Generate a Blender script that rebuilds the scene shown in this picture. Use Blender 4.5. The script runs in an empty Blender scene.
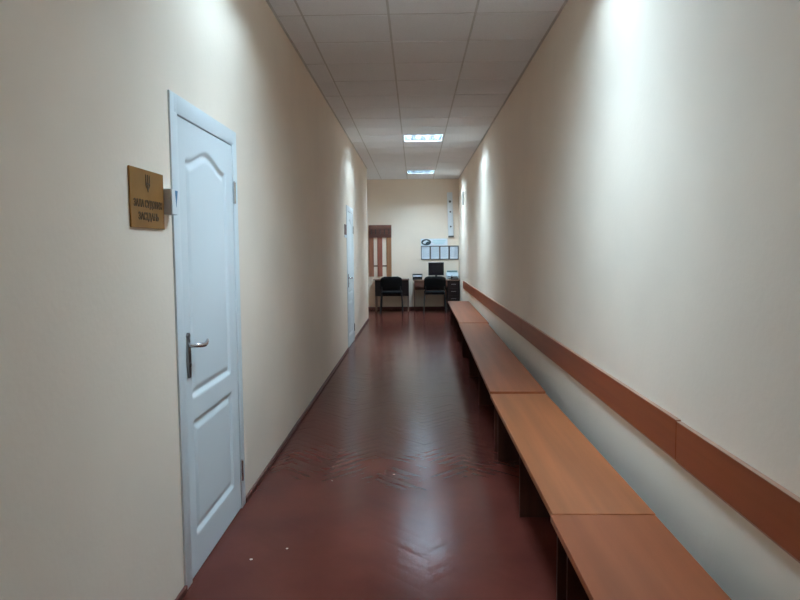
import bpy, bmesh, math, random
from mathutils import Vector, Matrix

S = bpy.context.scene
COL = S.collection
random.seed(7)
PI = math.pi

# ------------------------------------------------------------------ camera
CAM_Z = 1.401
FPX, PITCH, YAW, ROLL = 659.4, 0.0761, 0.0237, -0.0084
cy, sy, cp, sp = math.cos(YAW), math.sin(YAW), math.cos(PITCH), math.sin(PITCH)
F = Vector((-sy*cp, cy*cp, -sp)); R0 = Vector((cy, sy, 0)); U0 = R0.cross(F)
R1 = R0*math.cos(ROLL) + U0*math.sin(ROLL); U1 = R1.cross(F)
cd = bpy.data.cameras.new('camera'); cam = bpy.data.objects.new('camera', cd); COL.objects.link(cam)
M = Matrix((R1, U1, -F)).transposed().to_4x4(); M.translation = Vector((0, 0, CAM_Z))
cam.matrix_world = M
cd.sensor_width = 36.0; cd.lens = FPX*36.0/800.0; cd.clip_start = 0.02
S.camera = cam

# ------------------------------------------------------------------ world, exposure
w = bpy.data.worlds.new('world'); S.world = w; w.use_nodes = True
w.node_tree.nodes['Background'].inputs[0].default_value = (0.02, 0.02, 0.02, 1)
w.node_tree.nodes['Background'].inputs[1].default_value = 0.0
S.view_settings.view_transform = 'Standard'; S.view_settings.look = 'None'
S.view_settings.gamma = 1.0; S.view_settings.use_curve_mapping = False
S.view_settings.exposure = 0.0
try:
    S.cycles.diffuse_bounces = 10; S.cycles.max_bounces = 16   # light reaches the ceiling by many reflections
except Exception: pass
TUBE = 222.0                      # brightness of the lit fluorescent tubes
TUBE_COLOUR = (0.575, 0.81, 1.0)

# ------------------------------------------------------------------ dimensions
XL, XR, YB, YF, H = -0.961, 1.0125, 15.4, -1.6, 3.0277
YC, XREC = 13.34, -2.40          # the left wall ends here, a side space opens beyond
TX0, TY0, T = -0.774, 4.70, 0.60
LAMP_COL = TX0 + T               # west edge of the lamps' tile column

# ------------------------------------------------------------------ helpers
def link(name, data, parent=None):
    o = bpy.data.objects.new(name, data); COL.objects.link(o)
    if parent is not None: o.parent = parent
    return o
def tag(o, label=None, cat=None, group=None, kind=None):
    if label: o['label'] = label
    if cat: o['category'] = cat
    if group: o['group'] = group
    if kind: o['kind'] = kind
    return o
def empty(name, loc, label=None, cat=None, group=None, kind=None, rz=0.0):
    o = link(name, None); o.location = loc; o.rotation_euler = (0, 0, rz); o.empty_display_size = .1
    return tag(o, label, cat, group, kind)
def obj(name, bm, m, parent=None, smooth=False):
    me = bpy.data.meshes.new(name)
    bmesh.ops.recalc_face_normals(bm, faces=bm.faces[:])
    bm.to_mesh(me); bm.free(); me.materials.append(m)
    if smooth:
        for p in me.polygons: p.use_smooth = True
        try: me.set_sharp_from_angle(angle=math.radians(smooth if smooth is not True else 40))
        except Exception: pass
    return link(name, me, parent)
def nb(): return bmesh.new()
def box(bm, x0, x1, y0, y1, z0, z1, bev=0.0, seg=2, mat=None):
    r = bmesh.ops.create_cube(bm, size=1.0); vs = r['verts']
    for v in vs:
        v.co = Vector(((x0+x1)/2 + v.co.x*(x1-x0), (y0+y1)/2 + v.co.y*(y1-y0), (z0+z1)/2 + v.co.z*(z1-z0)))
    if bev > 0:
        es = list({e for v in vs for e in v.link_edges})
        rr = bmesh.ops.bevel(bm, geom=es, offset=bev, segments=seg, profile=.5, affect='EDGES')
        vs = list({v for f in rr['faces'] for v in f.verts} | {v for v in vs if v.is_valid})
    if mat is not None: bmesh.ops.transform(bm, matrix=mat, verts=[v for v in vs if v.is_valid])
    return vs
def bx(*a, **k):
    bm = nb(); box(bm, *a, **k); return bm
def tube(bm, pts, r, n=10, cap=True):
    """round bar through pts; r a number or one radius per point"""
    pts = [Vector(p) for p in pts]; rs = r if isinstance(r, (list, tuple)) else [r]*len(pts)
    rings = []; ref = None
    for i, p in enumerate(pts):
        a = pts[max(i-1, 0)]; b = pts[min(i+1, len(pts)-1)]; d = (b-a).normalized()
        if ref is None:
            ref = Vector((0, 0, 1)) if abs(d.z) < .9 else Vector((1, 0, 0))
        u = (ref - d*ref.dot(d)).normalized(); ref = u; v = d.cross(u)
        rings.append([bm.verts.new(p + (u*math.cos(2*PI*k/n) + v*math.sin(2*PI*k/n))*rs[i]) for k in range(n)])
    for a, b in zip(rings, rings[1:]):
        for k in range(n): bm.faces.new((a[k], a[(k+1) % n], b[(k+1) % n], b[k]))
    if cap:
        bm.faces.new(rings[0][::-1]); bm.faces.new(rings[-1])
def prism(bm, poly, fn, d0, d1):
    """poly of (u,v); fn(u,v,d) -> point; extruded from d0 to d1"""
    a = [bm.verts.new(fn(u, v, d0)) for u, v in poly]; b = [bm.verts.new(fn(u, v, d1)) for u, v in poly]
    bm.faces.new(a[::-1]); bm.faces.new(b); n = len(poly)
    for k in range(n): bm.faces.new((a[k], a[(k+1) % n], b[(k+1) % n], b[k]))
def copy_tree(o, parent=None):
    c = o.copy(); COL.objects.link(c); c.parent = parent
    for ch in list(o.children): copy_tree(ch, c)
    return c

# ------------------------------------------------------------------ materials
def lin(r, g, b):
    f = lambda c: (c/255/12.92) if c/255 <= .04045 else ((c/255+.055)/1.055)**2.4
    return (f(r), f(g), f(b), 1)
def mat(name, col, rough=.5, metal=0.0, spec=.5, emit=None, estr=0, noise=0.0, nscale=20.0, bump=0.0, bscale=60.0, stretch=(1, 1, 1), col2=None):
    m = bpy.data.materials.new(name); m.use_nodes = True; nt = m.node_tree; N = nt.nodes; L = nt.links
    b = N['Principled BSDF']
    b.inputs['Base Color'].default_value = col; b.inputs['Roughness'].default_value = rough
    b.inputs['Metallic'].default_value = metal; b.inputs['Specular IOR Level'].default_value = spec
    if emit: b.inputs['Emission Color'].default_value = (*emit, 1); b.inputs['Emission Strength'].default_value = estr
    if noise or bump:
        tc = N.new('ShaderNodeTexCoord'); mp = N.new('ShaderNodeMapping'); mp.inputs['Scale'].default_value = stretch
        L.new(tc.outputs['Object'], mp.inputs['Vector'])
    if noise:
        t = N.new('ShaderNodeTexNoise'); t.inputs['Scale'].default_value = nscale; t.inputs['Detail'].default_value = 5
        L.new(mp.outputs[0], t.inputs['Vector'])
        cr = N.new('ShaderNodeValToRGB')
        c2 = col2 or tuple(min(1, c*(1-noise)) for c in col[:3]) + (1,)
        c1 = col if col2 else tuple(min(1, c*(1+noise*.5)) for c in col[:3]) + (1,)
        cr.color_ramp.elements[0].position = .32; cr.color_ramp.elements[1].position = .68
        cr.color_ramp.elements[0].color = c2; cr.color_ramp.elements[1].color = c1
        L.new(t.outputs['Fac'], cr.inputs['Fac']); L.new(cr.outputs['Color'], b.inputs['Base Color'])
    if bump:
        t2 = N.new('ShaderNodeTexNoise'); t2.inputs['Scale'].default_value = bscale; t2.inputs['Detail'].default_value = 4
        L.new(mp.outputs[0], t2.inputs['Vector'])
        bp = N.new('ShaderNodeBump'); bp.inputs['Strength'].default_value = bump; bp.inputs['Distance'].default_value = .003
        L.new(t2.outputs['Fac'], bp.inputs['Height']); L.new(bp.outputs[0], b.inputs['Normal'])
    return m

M_wall = mat('cream_wall_paint', (.835, .715, .59, 1), .62, spec=.25, noise=.05, nscale=1.3, bump=.25, bscale=45)
M_tile = mat('ceiling_tile', (.89, .90, .92, 1), .9, spec=.2, noise=.06, nscale=140, bump=.35, bscale=220)
M_grid = mat('ceiling_grid', (.60, .59, .58, 1), .5, metal=.0, spec=.5)
M_floor = mat('painted_parquet', (.104, .025, .018, 1), .20, spec=.14, noise=.22, nscale=2.2, bump=.10, bscale=18)
M_skirt = mat('brown_skirting', (.12, .038, .028, 1), .45)
M_white = mat('white_door_film', (.68, .73, .745, 1), .38, spec=.4, bump=.05, bscale=25)
M_gap = mat('door_rebate', (.10, .10, .10, 1), .8)
M_chrome = mat('chrome', (.62, .60, .60, 1), .22, metal=1)
M_bronze = mat('dark_chrome', (.22, .20, .20, 1), .3, metal=1)
M_bench = mat('beech_laminate', (.34, .108, .038, 1), .40, spec=.4, noise=.26, nscale=2.6, stretch=(4.5, .2, 4.5), bump=.03, bscale=40)
M_bench2 = mat('beech_laminate_pale', (.30, .088, .036, 1), .38, spec=.22, noise=.2, nscale=2.6, stretch=(4.5, .2, 4.5), bump=.03, bscale=40)
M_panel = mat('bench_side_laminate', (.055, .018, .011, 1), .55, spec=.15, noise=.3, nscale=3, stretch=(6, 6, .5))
M_rail = mat('rail_laminate', (.26, .062, .022, 1), .42, spec=.3, noise=.18, nscale=3, stretch=(6, .3, 6))
M_railedge_shade = mat('rail_edge_and_shade', (.40, .22, .15, 1), .5)
M_brass = mat('brass_plaque', (.31, .150, .036, 1), .4, metal=.4, noise=.15, nscale=9)
M_ink = mat('engraved_black', (.075, .042, .020, 1), .5)
M_grey = mat('grey_plastic', (.50, .53, .55, 1), .5)
M_cap = mat('dull_grey_plastic', (.10, .095, .09, 1), .6)
M_wplastic = mat('white_plastic', (.72, .75, .77, 1), .4)
M_blue = mat('blue_mark', (.05, .20, .36, 1), .45)
M_alu = mat('louvre_aluminium', (.235, .245, .25, 1), .13, metal=1)
M_refl = mat('lamp_reflector', (.82, .84, .86, 1), .5)
M_tube = mat('fluorescent_tube', (1, 1, 1, 1), .4, emit=TUBE_COLOUR, estr=TUBE)
M_rackred = mat('rack_red_wood', (.32, .105, .066, 1), .5, noise=.2, nscale=5, stretch=(5, 5, .5))
M_tube2 = mat('fresher_fluorescent_tube', (1, 1, 1, 1), .4, emit=TUBE_COLOUR, estr=TUBE*1.4)
M_tubefill = mat('fill_lamp_tube', (1, 1, 1, 1), .4, emit=TUBE_COLOUR, estr=TUBE*.22)  # weak tubes for the added fill lamp
M_rackred2 = mat('rack_russet_wood', (.31, .125, .07, 1), .5, noise=.2, nscale=5, stretch=(5, 5, .5))
M_rackbrown = mat('rack_brown_wood', (.38, .18, .085, 1), .5, noise=.2, nscale=5, stretch=(5, 5, .5))
M_rackhead = mat('rack_dark_wood', (.15, .06, .042, 1), .5, noise=.4, nscale=6, stretch=(.6, 5, 5))
M_desk = mat('desk_laminate', (.13, .055, .038, 1), .42, noise=.2, nscale=4, stretch=(.4, 5, 5))
M_desktop = mat('desk_top_laminate', (.22, .125, .085, 1), .42, noise=.2, nscale=4, stretch=(.4, 5, 5))
M_deskdark = mat('desk_dark_laminate', (.020, .011, .010, 1), .6, spec=.15)
M_fabric = mat('black_upholstery', (.008, .008, .009, 1), .9, spec=.12, bump=.3, bscale=300)
M_black = mat('black_metal', (.012, .012, .013, 1), .4)
M_screen = mat('dark_screen', (.010, .008, .012, 1), .25)
M_paper = mat('white_paper', (.72, .78, .84, 1), .7)
M_text = mat('faint_print', (.50, .58, .66, 1), .8)
M_teal = mat('pale_cyan_print', (.52, .72, .76, 1), .8)
M_frame = mat('dark_frame', (.055, .06, .065, 1), .45)
M_emblem = mat('dark_emblem_print', (.035, .06, .07, 1), .6)
M_printer = mat('printer_plastic', (.46, .54, .58, 1), .45)
M_green = mat('grey_green_bin', (.17, .25, .25, 1), .5)
M_crumb = mat('pale_crumb', (.6, .52, .45, 1), .8)

# ------------------------------------------------------------------ the setting
def struct(name, bm, m, label, cat, smooth=False):
    return tag(obj(name, bm, m, smooth=smooth), label, cat, kind='structure')

# floor: painted herringbone parquet, every block a little cupped and tilted
def floor_bm():
    bm = nb(); box(bm, XREC-.1, XR+.1, YF-.1, YB+.1, -.12, -.006)
    Lp, Wp = .42, .07; rnd = random.Random(3)
    bm2 = nb()
    def block(cx, cyy, ang):
        tx, ty = rnd.gauss(0, .0050), rnd.gauss(0, .0013)
        dz = rnd.gauss(0, .00006); c, s = math.cos(ang), math.sin(ang)
        g = .0002; us = (-Lp/2+g, -Lp*.25, Lp*.25, Lp/2-g); n = 4
        cup = rnd.gauss(.00008, .00012)
        rows = []
        for u in us:
            row = []
            for k in range(n+1):
                v = -Wp/2 + g + (Wp-2*g)*k/n; q = v/(Wp/2)
                z = dz + tx*v + ty*u - cup*q*q - (.00025 if k in (0, n) else 0)
                row.append(bm2.verts.new((cx + c*u - s*v, cyy + s*u + c*v, z)))
            rows.append(row)
        for a, b in zip(rows, rows[1:]):
            for k in range(n): bm2.faces.new((a[k], b[k], b[k+1], a[k+1]))
    # herringbone lattice at 45 degrees to the corridor
    r = math.sqrt(.5); nL = int(Lp/Wp)
    def put(ax, ay, horiz):
        if horiz: px, py, an = ax + Lp/2, ay + Wp/2, 0
        else: px, py, an = ax + Wp/2, ay + Lp/2, PI/2
        X = (px - py)*r + .06; Y = (px + py)*r
        if XREC-.3 < X < XR+.3 and YF-.3 < Y < YB+.3 and (X > XL-.35 or Y > YC-.4): block(X, Y, an + PI/4)
    N = 200
    for i in range(-N, N):
        for j in range(-24, 25):
            ax = i*Wp + j*Lp; ay = i*Wp - j*Lp
            put(ax, ay, True); put(ax, ay + Wp, False) if False else put(ax - Wp*0 + Lp, ay + Wp - Lp, False)
    for co, no in (((XREC-.05, 0, 0), (-1, 0, 0)), ((XR+.05, 0, 0), (1, 0, 0)), ((0, YF-.05, 0), (0, -1, 0)), ((0, YB+.05, 0), (0, 1, 0))):
        bmesh.ops.bisect_plane(bm2, geom=bm2.verts[:]+bm2.edges[:]+bm2.faces[:], plane_co=co, plane_no=no, clear_outer=True)
    me = bpy.data.meshes.new('tmp'); bm2.to_mesh(me); bm2.free(); bm.from_mesh(me); bpy.data.meshes.remove(me)
    return bm
fl = struct('floor', floor_bm(), M_floor, 'glossy red-brown painted herringbone parquet floor of the corridor', 'floor', smooth=60)

D1 = dict(y0=2.601, y1=3.558, top=2.031)        # outer edges of the near door frame
DSHIFT = 6.65                                     # the far door is the same door further on
JW = .078
def wall_left_bm():
    bm = nb(); x0, x1 = XL-.14, XL
    ys = [YF-.1]
    for s in (0, DSHIFT): ys += [D1['y0']+JW-.012+s, D1['y1']-JW+.012+s]
    ys.append(YC)
    for k in range(0, len(ys), 2): box(bm, x0, x1, ys[k], ys[k+1], -.02, H+.05)
    for s in (0, DSHIFT): box(bm, x0, x1, D1['y0']+JW-.012+s, D1['y1']-JW+.012+s, D1['top']-JW+.012, H+.05)
    return bm
struct('wall_left', wall_left_bm(), M_wall, 'cream painted left wall with the white doors', 'wall')
struct('wall_right', bx(XR, XR+.14, YF-.1, YB+.14, -.02, H+.05), M_wall, 'cream painted right wall behind the benches', 'wall')
struct('wall_back', bx(XREC-.1, XR+.14, YB, YB+.14, -.02, H+.05), M_wall, 'cream painted end wall behind the desks', 'wall')
struct('wall_front', bx(XREC-.1, XR+.14, YF-.14, YF, -.02, H+.05), M_wall, 'cream painted wall behind the viewer', 'wall')
struct('wall_recess', bx(XREC-.14, XREC, YC-.2, YB, -.02, H+.05), M_wall, 'cream wall closing the side space at the far left', 'wall')
struct('wall_return', bx(XREC-.1, XL-.14, YC-.14, YC, -.02, H+.05), M_wall, 'cream return wall at the far end of the left wall', 'wall')

# ceiling: mineral tiles in a T-bar grid with three openings for the lamps
LAMP_ROWS = [TY0-10*T, TY0-3*T, TY0+8*T, TY0+15*T]  # first row holds the unseen fill lamp
def is_lamp(i, y):
    return i == 1 and any(abs(y-r) < .01 for r in LAMP_ROWS)
cb = nb(); gb = nb(); GW = .012
cols = [(XREC, -1.974), (-1.974, -1.374), (-1.374, TX0)]
for i in range(-3, 4):
    xa, xb = TX0+i*T, TX0+(i+1)*T
    for k in range(-11, 19):
        ya, yb = TY0+k*T, TY0+(k+1)*T
        if yb < YF or ya > YB: continue
        if is_lamp(i, ya): continue
        xa2, xb2 = max(xa, XREC if ya > YC-T else XL-.05), min(xb, XR+.02)
        if xb2-xa2 < .02: continue
        dz = random.uniform(-.0015, .0015)
        box(cb, xa2+GW*.7, xb2-GW*.7, ya+GW*.7, min(yb, YB+.02)-GW*.7, H+dz-.002, H+.02)
ce = struct('ceiling', cb, M_tile, 'grey-white suspended tile ceiling of the corridor', 'ceiling')
for i in range(-3, 4):
    X = TX0+i*T
    if XREC < X < XR: box(gb, X-GW, X+GW, YF if X > XL else YC-.1, YB, H+.0015, H+.012)
for k in range(-11, 19):
    Y = TY0+k*T
    if YF < Y < YB: box(gb, (XREC if Y > YC else XL), XR, Y-GW, Y+GW, H+.001, H+.012)
box(gb, XL, XL+.018, YF, YC, H-.006, H+.012); box(gb, XR-.018, XR, YF, YB, H-.006, H+.012); box(gb, XREC, XR, YB-.018, YB, H-.006, H+.012)
obj('ceiling_grid', gb, M_grid, ce)
# the slab over the tiles
slab = nb()
box(slab, XREC-.1, XR+.14, YF-.1, YB+.14, H+.2, H+.3)
obj('slab', slab, M_tile, ce)

# skirting
def skirt(name, parts, label):
    bm = nb()
    for p in parts: box(bm, *p, bev=.004)
    return struct(name, bm, M_skirt, label, 'skirting')
skirt('baseboard_left', [(XL, XL+.014, YF, D1['y0'], 0, .03), (XL, XL+.014, D1['y1'], D1['y0']+DSHIFT, 0, .03), (XL, XL+.014, D1['y1']+DSHIFT, YC, 0, .03)], 'low brown skirting along the left wall')
skirt('baseboard_right', [(XR-.014, XR, YF, YB, 0, .04)], 'low brown skirting along the right wall under the benches')
skirt('baseboard_back', [(XREC, XR-.016, YB-.016, YB, 0, .07)], 'dark brown skirting along the end wall')

# ------------------------------------------------------------------ doors
def build_door(name, label):
    y0, y1, top = D1['y0'], D1['y1'], D1['top']
    d = empty(name, (XL, (y0+y1)/2, 0), label, 'door', kind='structure'); yc = (y0+y1)/2
    a, b = y0-yc, y1-yc
    fb = nb(); P = .008
    prof = lambda: None
    # frame: two jambs and a head, mitred look with rounded faces
    box(fb, -.10, P, a, a+JW, .0, top, bev=.003); box(fb, -.10, P, b-JW, b, .0, top, bev=.003)
    box(fb, -.10, P, a+JW*.5, b-JW*.5, top-JW, top, bev=.003)
    obj('door_frame', fb, M_white, d, smooth=40)
    rb = nb(); box(rb, -.125, -.105, a+JW-.01, b-JW+.01, 0.0, top-JW+.01)
    obj('rebate', rb, M_gap, d)
    # leaf with three-sided grooves: an arched panel above a square one
    la, lb, lz0, lz1 = a+JW+.004, b-JW-.004, .008, top-JW-.005
    pa, pb = 2.768-yc, 3.352-yc; pc = (pa+pb)/2; hw = (pb-pa)/2
    def topz(y):
        t = min(1, abs(y-pc)/hw)
        if t > .95: return 1.790
        return 1.790 + .060*.5*(1+math.cos(PI*t/.95))
    def sd(y, z):
        d1 = min(y-pa, pb-y, z-.772, (topz(y)-z)*.93)
        d2 = min(y-pa, pb-y, z-.17, .672-z)
        return max(d1, d2)
    def dep(s):
        if s <= 0: return 0
        if s < .013: return -.012*(s/.013)
        if s < .020: return -.012
        if s < .046: return -.012 + .010*((s-.020)/.026)
        return -.002
    ny, nz = 100, 245; xf = .003
    lbm = nb(); grid = []
    for k in range(nz+1):
        z = lz0 + (lz1-lz0)*k/nz; row = []
        for i in range(ny+1):
            y = la + (lb-la)*i/ny
            row.append(lbm.verts.new((xf + dep(sd(y, z)), y, z)))
        grid.append(row)
    for k in range(nz):
        for i in range(ny): lbm.faces.new((grid[k][i], grid[k][i+1], grid[k+1][i+1], grid[k+1][i]))
    # sides and back of the leaf
    loop = grid[0][:] + [r[-1] for r in grid[1:]] + grid[-1][-2::-1] + [r[0] for r in grid[-2:0:-1]]
    back = [lbm.verts.new((xf-.04, v.co.y, v.co.z)) for v in loop]; n = len(loop)
    for k in range(n): lbm.faces.new((loop[k], back[k], back[(k+1) % n], loop[(k+1) % n]))
    lbm.faces.new(back)
    leaf = obj('leaf', lbm, M_white, d, smooth=50)
    # handle: long tapered plate with a curved lever
    hy = 2.722-yc; hb = nb()
    pl = []
    for k in range(17):
        t = k/16; z = .872 + .190*t; wv = .010 + .009*math.sin(PI*min(1, t*1.15))**.8 if t < .9 else .017*math.sqrt(max(0.05, 1-((t-.9)/.1)**2))
        pl.append((wv, z))
    poly = [(hy+wv, z) for wv, z in pl] + [(hy-wv, z) for wv, z in reversed(pl)]
    prism(hb, poly, lambda u, v, dd: Vector((dd, u, v)), xf+.0002, xf+.009)
    hd = obj('handle_plate', hb, M_bronze, d); 
    lv = nb()
    tube(lv, [(xf+.008, hy, 1.008), (xf+.030, hy, 1.008), (xf+.046, hy+.006, 1.008), (xf+.053, hy+.025, 1.006), (xf+.055, hy+.055, 1.003), (xf+.055, hy+.080, 1.006), (xf+.053, hy+.100, 1.013), (xf+.048, hy+.118, 1.017)],
         [.011, .010, .010, .0105, .010, .008, .0065, .005], 12)
    obj('lever', lv, M_chrome, hd, smooth=True)
    kh = nb(); tube(kh, [(xf+.008, hy, .925), (xf+.013, hy, .925)], .009, 14); obj('lock_cylinder', kh, M_chrome, hd, smooth=True)
    for z in (1.705, .212):
        hg = nb(); tube(hg, [(P+.004, lb+.004, z-.055), (P+.004, lb+.004, z+.055)], .008, 12)
        tube(hg, [(P+.004, lb+.004, z+.055), (P+.004, lb+.004, z+.062)], [.0055, .003], 10)
        obj('hinge', hg, M_chrome, d, smooth=True)
    return d
dr1 = build_door('door_1', 'near white panelled door with a lever handle beside the brass plaque')
dr2 = copy_tree(dr1); dr2.name = 'door_2'; dr2.location.y += DSHIFT
dr2['label'] = 'far white panelled door near the end of the left wall'

# ------------------------------------------------------------------ ceiling lamps
def build_lamp(y, label, tm=None):
    x = LAMP_COL; t = empty('ceiling_lamp', (x+T/2, y+T/2, H), label, 'ceiling lamp', 'square louvred ceiling lamps')
    h = T/2-.004; hb = nb()
    # housing: open box of sheet metal
    box(hb, -h, h, -h, h, .110, .114)
    box(hb, -h, -h+.004, -h, h, 0, .112); box(hb, h-.004, h, -h, h, 0, .112)
    box(hb, -h, h, -h, -h+.004, 0, .112); box(hb, -h, h, h-.004, h, 0, .112)
    obj('housing', hb, M_refl, t)
    fb = nb(); q = h; e = .022
    box(fb, -q, q, -q, -q+e, -.004, .004, bev=.001); box(fb, -q, q, q-e, q, -.004, .004, bev=.001)
    box(fb, -q, -q+e, -q+e, q-e, -.004, .004, bev=.001); box(fb, q-e, q, -q+e, q-e, -.004, .004, bev=.001)
    obj('rim', fb, M_wplastic, t)
    for k in range(4):
        xx = -.21 + .14*k; tb = nb(); tube(tb, [(0, -.26, 0), (0, .26, 0)], .013, 14)
        for v in tb.verts: v.co = Vector((xx + v.co.x*2.0, v.co.y, .075 + v.co.z*.6))    # flat twin-limb tube
        obj('tube', tb, tm or M_tube, t, smooth=True)
    lb = nb(); n = 11                             # cross blades, deep; dividers along the tubes, shallow
    for k in range(n):
        yy = -.25 + .5*k/(n-1); box(lb, -q+e, q-e, yy-.0012, yy+.0012, .000, .020)
    for k in range(5):
        xx = -.28 + .14*k; box(lb, xx-.0015, xx+.0015, -q+e, q-e, .002, .020)
    obj('louvre', lb, M_alu, t)
    return t
build_lamp(LAMP_ROWS[2], 'square louvred ceiling lamp in mid corridor, larger of the two in view')
build_lamp(LAMP_ROWS[3], 'square louvred ceiling lamp closest to the end wall', M_tube2)
build_lamp(LAMP_ROWS[1], 'square louvred ceiling lamp above the near door')
build_lamp(LAMP_ROWS[0], 'added dim fill lamp behind the viewer, out of view', M_tubefill)  # added out of view to brighten the near walls and ceiling

# ------------------------------------------------------------------ wall rail
RZ0, RZ1, RT = .584, .738, .020
rl = empty('wall_rail', (XR, 7, RZ0), 'long reddish wooden rail fixed along the right wall above the benches', 'wall rail')
for ya, yb, dz in ((-1.5, 2.498, 0), (2.502, 6.2, .004), (6.204, 9.9, .003), (9.904, 13.8, .004)):
    b = obj('rail_board', bx(-RT, -.0005, ya-7, yb-7, .0+dz, RZ1-RZ0+dz, bev=.0015, seg=1), M_rail, rl)
    e = nb(); box(e, -.009, -.0006, ya-7, yb-7, -.013+dz, dz-.0015); box(e, -RT, -.0005, ya-7, yb-7, RZ1-RZ0+dz, RZ1-RZ0+dz+.0012); box(e, -RT, -.0005, ya-7, yb-7, dz-.0012, dz)  # pale strip added below the board for its shadow band, plus edge bands
    obj('edge_and_shade_strip', e, M_railedge_shade, b)

# ------------------------------------------------------------------ benches
def build_bench(x0, x1, ya, yb, h, label, m, rz=0.0, mids=1):
    L = yb-ya; W = x1-x0
    t = empty('bench', ((x0+x1)/2, ya, 0), label, 'bench', 'wooden benches along the right wall', rz=rz)
    th = .026
    obj('bench_top', bx(-W/2, W/2, .002, L-.002, h-th, h, bev=.002, seg=2), m, t)
    n = mids+2
    for k in range(n):
        yy = .10 + (L-.20)*k/(n-1)
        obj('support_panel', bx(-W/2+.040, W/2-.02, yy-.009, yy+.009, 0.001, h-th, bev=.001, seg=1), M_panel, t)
    for k in range(n-1):
        y1_ = .10 + (L-.20)*k/(n-1) + .009; y2_ = .10 + (L-.20)*(k+1)/(n-1) - .009
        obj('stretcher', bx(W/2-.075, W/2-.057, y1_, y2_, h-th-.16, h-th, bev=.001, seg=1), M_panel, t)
    return t
build_bench(.488, .868, .20, 2.360, .43, 'pale wooden bench closest to the viewer beside the right wall', M_bench2)
build_bench(.497, .872, 2.364, 4.385, .43, 'orange wooden bench second from the viewer with clear grain', M_bench)
build_bench(.501, .876, 4.425, 8.61, .436, 'longest wooden bench, third from the viewer, set slightly askew', M_bench2, rz=-.0152, mids=2)
build_bench(.575, .965, 8.70, 12.38, .43, 'wooden bench furthest from the viewer, reaching towards the desks', M_bench2, rz=-.008, mids=2)

# ------------------------------------------------------------------ plaques and the box by the door
def text_mesh(s, size, width, fn, m, parent, name='lettering'):
    cu = bpy.data.curves.new('t', 'FONT'); cu.body = s; cu.size = size; cu.align_x = 'CENTER'; cu.resolution_u = 3; cu.extrude = .0006; cu.offset = .0006
    o = bpy.data.objects.new('t', cu); COL.objects.link(o)
    bpy.context.view_layer.update()
    me = bpy.data.meshes.new_from_object(o.evaluated_get(bpy.context.evaluated_depsgraph_get()))
    bpy.data.objects.remove(o); 
    xs = [v.co.x for v in me.vertices]; wd = max(xs)-min(xs); c = (max(xs)+min(xs))/2; k = width/wd
    for v in me.vertices: v.co = fn((v.co.x-c)*k, v.co.y, v.co.z)
    me.name = name; me.materials.clear(); me.materials.append(m)
    return link(name, me, parent)
sg = empty('door_plaque', (XL, 2.359, 1.588), 'brass-coloured plaque with an emblem and dark capitals left of the near door', 'plaque')
obj('plate', bx(.0005, .007, -.148, .148, -.103, .103, bev=.0015), M_brass, sg)
fnp = lambda u, v, d: Vector((.0071+d, u, v))
text_mesh('ЗАЛА СУДОВИХ', .036, .250, lambda u, v, d: Vector((.0078+d, u, v-.030)), M_ink, sg)
text_mesh('ЗАСІДАНЬ', .036, .178, lambda u, v, d: Vector((.0078+d, u, v-.074)), M_ink, sg)
em = nb(); s = .030                                # small heraldic shield outline with a three-pronged mark
def em_poly(p): prism(em, [(u*s, .058+v*s) for u, v in p], fnp, 0, .0012)
em_poly([(-.10, .95), (.10, .95), (.12, -.9), (0, -1.1), (-.12, -.9)])
for q in (-1, 1):
    em_poly([(q*.62, .95), (q*.42, .75), (q*.40, -.35), (q*.62, -.35)])
    em_poly([(q*.62, -.35), (q*.40, -.35), (q*.10, -.62), (q*.10, -.85)])
    em_poly([(q*.40, .05), (q*.40, -.12), (q*.10, -.30), (q*.10, -.12)])
obj('emblem', em, M_ink, sg)

bxr = empty('wall_box', (XL, 2.545, 1.592), 'small grey and white box with a blue mark between plaque and near door', 'wall box')
obj('casing', bx(.0005, .032, -.033, .033, -.049, .049, bev=.003), M_grey, bxr, smooth=40)
obj('front_cover', bx(.0322, .036, -.032, .032, -.048, .048, bev=.0015), M_wplastic, bxr)
bmk = nb(); prism(bmk, [(.002, .044), (.030, .044), (.012, -.020)], lambda u, v, d: Vector((.0361+d, u, v)), 0, .0006)
tag(obj('blue_mark', bmk, M_blue, bxr), 'blue triangular mark')

sg2 = empty('door_plaque', (XL, 9.10, 1.668), 'small dark plaque on the left wall just before the far door', 'plaque')
obj('plate', bx(.0005, .008, -.115, .115, -.055, .085, bev=.0015), M_skirt, sg2)
obj('paper_strip', bx(.0005, .008, -.115, .115, -.095, -.056, bev=.001), M_paper, sg2)

# ------------------------------------------------------------------ end wall: coat rack
rk = empty('coat_rack', (-.812, YB, .78), 'red-brown wooden wall coat rack with three slats on the end wall', 'coat rack')
HD = .022
obj('header_board', bx(-.262, .262, -.040, -.0225, .905, 1.195, bev=.003), M_rackhead, rk)
for xx, m_ in ((-.212, M_rackred2), (-.012, M_rackred), (.200, M_rackbrown)):
    obj('slat', bx(xx-.058, xx+.058, -.0222, -.010, 0, 1.19, bev=.003), m_, rk)
obj('cross_bar', bx(-.255, .255, -.0098, -.0005, .232, .262, bev=.001), M_rackhead, rk)
for k in range(5):
    xx = -.205 + .1025*k; hk = nb()
    tube(hk, [(xx, -.040, 1.00), (xx, -.075, .985), (xx, -.098, .995), (xx, -.105, 1.02)], .008, 8)
    tube(hk, [(xx, -.040, 1.03), (xx, -.085, 1.06), (xx, -.105, 1.10)], .008, 8)
    obj('coat_hook', hk, M_black, rk, smooth=True)

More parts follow.
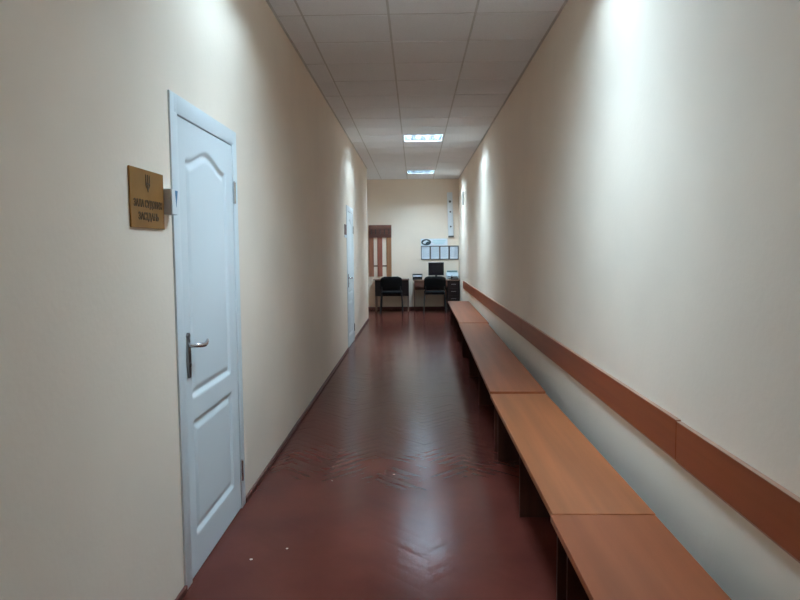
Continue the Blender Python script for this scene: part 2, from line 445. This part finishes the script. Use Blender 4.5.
# ------------------------------------------------------------------ desks
YD0, YD1 = 14.86, 15.36
d1 = empty('desk', (-.545, YD0, 0), 'plain narrow desk with a dark back panel under the coat rack', 'desk')
obj('desk_top', bx(-.415, .405, 0, .50, .715, .740, bev=.002), M_desktop, d1)
obj('modesty_panel', bx(-.372, .392, .02, .036, .355, .714, bev=.001), M_deskdark, d1)
for xx in (-.372, .364):
    for yy in (.04, .45):
        obj('leg', bx(xx, xx+.028, yy, yy+.028, 0, .714, bev=.002), M_desktop, d1)
d2 = empty('desk', (.48, YD0, 0), 'desk with drawers carrying the computer monitor', 'desk')
obj('desk_top', bx(-.53, .522, 0, .50, .695, .720, bev=.002), M_desktop, d2)
obj('modesty_panel', bx(-.505, .24, .46, .476, .47, .694, bev=.001), M_desk, d2)
obj('apron', bx(-.49, .238, .012, .028, .56, .694, bev=.001), M_desk, d2)
obj('side_panel', bx(-.51, -.492, .01, .48, 0, .694, bev=.001), M_desk, d2)
ped = obj('drawer_pedestal', bx(.24, .515, .03, .48, 0, .694, bev=.001), M_deskdark, d2)
for k in range(4):
    z0 = .045 + k*.162
    dwr = obj('drawer', bx(.246, .509, .012, .0298, z0, z0+.152, bev=.002), M_deskdark, d2)
    hb = nb(); tube(hb, [(.33, .012, z0+.085), (.33, -.012, z0+.085), (.43, -.012, z0+.085), (.43, .012, z0+.085)], .005, 8)
    obj('drawer_handle', hb, M_bronze, dwr, smooth=True)

# ------------------------------------------------------------------ chairs
def build_chair(x, y, label):
    t = empty('office_chair', (x, y, 0), label, 'chair', 'black upholstered office chairs at the desks')
    # seat cushion, lofted and rounded
    sb = nb(); box(sb, -.235, .235, .04, .45, .425, .480, bev=.022, seg=3); obj('seat', sb, M_fabric, t, smooth=50)
    # backrest: rounded panel, slightly curved
    bb = nb(); n = 22; m_ = 12
    def outline(v):                             # half width at height v (0 bottom - 1 top)
        if v < .16: return .205 + .035*math.sqrt(max(0, 1-((.16-v)/.16)**2))
        if v > .72: return .240 - .095*(1-math.sqrt(max(0, 1-((v-.72)/.28)**2)))
        return .240
    fr, bk = [], []
    for j in range(m_+1):
        v = j/m_; hw = outline(v); z = .515 + .305*v; ra, rb_ = [], []
        for i in range(n+1):
            u = -1+2*i/n; xx = hw*u; edge = 1-max(abs(u)**6, abs(2*v-1)**6)
            yy = -.045 - .03*v + .035*u*u
            ra.append(bb.verts.new((xx, yy-.006-.016*edge, z + .0)))
            rb_.append(bb.verts.new((xx, yy+.006+.016*edge, z)))
        fr.append(ra); bk.append(rb_)
    for G, fl_ in ((fr, 1), (bk, 0)):
        for j in range(m_):
            for i in range(n):
                q = (G[j][i], G[j][i+1], G[j+1][i+1], G[j+1][i]); bb.faces.new(q if fl_ else q[::-1])
    rim = lambda G: G[0][:] + [r[-1] for r in G[1:]] + G[-1][-2::-1] + [r[0] for r in G[-2:0:-1]]
    A, B = rim(fr), rim(bk)
    for k in range(len(A)): bb.faces.new((A[k], B[k], B[(k+1) % len(A)], A[(k+1) % len(A)]))
    obj('backrest', bb, M_fabric, t, smooth=60)
    for sx in (-1, 1):
        lg = nb(); tube(lg, [(sx*.245, -.06, .001), (sx*.235, .0, .22), (sx*.225, .05, .40), (sx*.215, .10, .418)], .013, 10); obj('leg', lg, M_black, t, smooth=True)
        lg = nb(); tube(lg, [(sx*.245, .46, .001), (sx*.230, .42, .25), (sx*.220, .38, .41), (sx*.215, .30, .418)], .013, 10); obj('leg', lg, M_black, t, smooth=True)
        ub = nb(); tube(ub, [(sx*.215, .12, .415), (sx*.215, .0, .43), (sx*.205, -.035, .50), (sx*.200, -.040, .60)], .011, 10); obj('back_support', ub, M_black, t, smooth=True)
    fb = nb(); tube(fb, [(-.215, .10, .418), (.215, .10, .418)], .010, 8); tube(fb, [(-.215, .30, .418), (.215, .30, .418)], .010, 8)
    obj('seat_frame', fb, M_black, t, smooth=True)
    return t
build_chair(-.53, 14.78-.36, 'black upholstered chair at the plain desk below the coat rack')
build_chair(.425, 14.78-.36, 'black upholstered chair at the desk with the monitor')

# ------------------------------------------------------------------ things on the second desk
ZT = .7203
mo = empty('monitor', (.475, 15.16, ZT), 'black flat computer monitor seen on the desk with drawers', 'monitor')
obj('stand_base', bx(-.11, .11, -.075, .075, 0, .014, bev=.005), M_black, mo)
obj('stand_neck', bx(-.025, .025, -.005, .020, .0142, .20, bev=.004), M_black, mo)
mb = obj('screen_housing', bx(-.178, .178, -.030, -.006, .085, .385, bev=.005), M_black, mo)
obj('screen', bx(-.164, .164, -.0318, -.0302, .105, .371), M_screen, mb)
pr = empty('printer', (.845, 15.19, ZT), 'pale grey-blue printer at the right end of the desk', 'printer')
pb_ = nb(); prism(pb_, [(-.16, 0), (.16, 0), (.16, .135), (.06, .155), (-.08, .150), (-.16, .075)], lambda u, v, d: Vector((d, u, v)), -.135, .135)
bmesh.ops.bevel(pb_, geom=pb_.edges[:], offset=.006, segments=2, affect='EDGES')
obj('body', pb_, M_printer, pr, smooth=40)
obj('output_tray', bx(-.105, .105, -.200, -.1605, .030, .042, bev=.003), M_wplastic, pr)
obj('paper_slot', bx(-.110, .110, -.1635, -.1603, .046, .064), M_deskdark, pr)
obj('lid', bx(-.12, .12, -.055, .055, .1555, .195, bev=.008), M_green, pr, smooth=40)
ph = empty('telephone', (.885, 14.91, ZT), 'small black desk telephone beside the printer', 'telephone')
pbm = nb(); prism(pbm, [(-.045, 0), (.045, 0), (.045, .055), (-.045, .022)], lambda u, v, d: Vector((d, u, v)), -.085, .085)
obj('base', pbm, M_black, ph)
hs = nb(); tube(hs, [(-.06, -.035, .048), (-.06, -.015, .062), (-.06, .02, .072), (-.06, .042, .072)], [.019, .013, .013, .019], 10); obj('handset', hs, M_black, ph, smooth=True)
ty = empty('letter_tray', (.045, 15.03, ZT), 'black letter tray with white papers at the left end of the drawer desk', 'letter tray')
tb = nb(); box(tb, -.11, .11, -.12, .12, 0, .006)
box(tb, -.11, -.104, -.12, .12, .006, .125); box(tb, .104, .11, -.12, .12, .006, .125); box(tb, -.104, .104, .114, .12, .006, .125)
box(tb, -.104, .104, -.12, .114, .062, .068); box(tb, -.104, .104, -.12, -.114, .006, .050); box(tb, -.104, .104, -.12, .114, .119, .125)
obj('tray', tb, M_black, ty)
pp = empty('paper_stack', (.045, 15.03, ZT+.0682), 'white paper stack lying in the upper shelf of the black tray', 'paper')
stk = nb()
for k in range(4): box(stk, -.100+.001*(k % 2), .100, -.118, .108-.002*k, k*.009+.0002, k*.009+.0088)
obj('sheets', stk, M_paper, pp)

# ------------------------------------------------------------------ notices on the end wall
posn = ['leftmost', 'second from the left', 'third from the left', 'rightmost']
for k in range(4):
    fx = .132 + .2185*k
    fr_ = empty('notice_frame', (fx+.1085, YB, 1.165), f'dark framed notice above the desk, {posn[k]} of the four', 'framed notice', 'row of four framed notices')
    fb = nb(); W2, Hh, e = .107, .318, .015
    box(fb, -W2, W2, -.018, -.001, 0, e); box(fb, -W2, W2, -.018, -.001, Hh-e, Hh)
    box(fb, -W2, -W2+e, -.018, -.001, e, Hh-e); box(fb, W2-e, W2, -.018, -.001, e, Hh-e)
    obj('frame', fb, M_frame, fr_)
    sh = obj('sheet', bx(-W2+e, W2-e, -.006, -.002, e, Hh-e), M_paper, fr_)
    tl = nb(); rr = random.Random(k)
    for j in range(13):
        z = Hh-.045-j*.018; box(tl, -.075, .075-rr.random()*.05*(j % 3 == 0), -.0068, -.0062, z, z+.006)
    obj('print_lines', tl, M_text, sh)
bn = empty('paper_banner', (.44, YB, 1.485), 'white paper banner with a dark oval emblem above the framed notices', 'banner')
obj('sheet', bx(-.31, .31, -.004, -.001, 0, .165), M_paper, bn)
ob = nb()
outer = [(-.185+.115*math.cos(a*2*PI/28), .084+.072*math.sin(a*2*PI/28)) for a in range(28)]
prism(ob, outer, lambda u, v, d: Vector((u, -.0042-d, v)), 0, .0008)
obe = obj('oval_emblem', ob, M_emblem, bn)
sw = nb()
prism(sw, [(-.270, .070), (-.230, .115), (-.175, .128), (-.115, .105), (-.155, .098), (-.190, .075), (-.210, .045)], lambda u, v, d: Vector((u, -.0051-d, v)), 0, .0006)
obj('swoosh', sw, M_paper, obe)
tb2 = nb()
for z, u0, u1 in ((.118, -.03, .27), (.084, -.05, .25), (.052, 0, .22)): box(tb2, u0, u1, -.0047, -.0041, z-.010, z+.010)
obj('print_lines', tb2, M_teal, bn)

# tall white panel with three dark fasteners, leaning a touch
wp = empty('wall_panel', (.832, YB, 1.68), 'tall narrow white panel with three dark round fasteners above the notices', 'wall panel')
wp.rotation_euler = (0, -.030, 0)
obj('board', bx(-.062, .062, -.045, -.004, .035, 1.03, bev=.004), M_wplastic, wp)
obj('end_cap', bx(-.064, .064, -.050, -.004, 0, .0345, bev=.004), M_cap, wp)
for z, r_ in ((.82, .027), (.585, .020), (.245, .020)):
    fb = nb(); tube(fb, [(0.0, -.0455, z), (0.0, -.056, z)], [r_, r_*.8], 16); obj('fastener', fb, M_cap, wp, smooth=True)
cb_ = empty('wall_bracket', (XR, 13.86, 2.32), 'small grey strip high on the right wall near its far end', 'bracket')
obj('strip', bx(-.022, -.0005, -.035, .035, 0, .28, bev=.004), M_cap, cb_)

# ------------------------------------------------------------------ crumbs on the floor
for x, y, s_, lab in ((-.142, 4.017, .011, 'tiny pale scrap in the middle of the floor'), (-.754, 2.883, .009, 'tiny pale scrap on the floor by the near door'),
                 (-.613, 2.995, .006, 'tiniest pale scrap on the floor, right of the one by the near door'), (-.516, 3.91, .006, 'tiny pale scrap on the floor past the near door')):
    b = nb(); bmesh.ops.create_icosphere(b, subdivisions=1, radius=s_)
    for v in b.verts: v.co = Vector((v.co.x*random.uniform(.6, 1.2), v.co.y*random.uniform(.6, 1.2), v.co.z*.25 + s_*.25))
    o = obj('paper_scrap', b, M_crumb); o.location = (x, y, .0008); tag(o, lab, 'scrap', 'pale scraps on the floor')
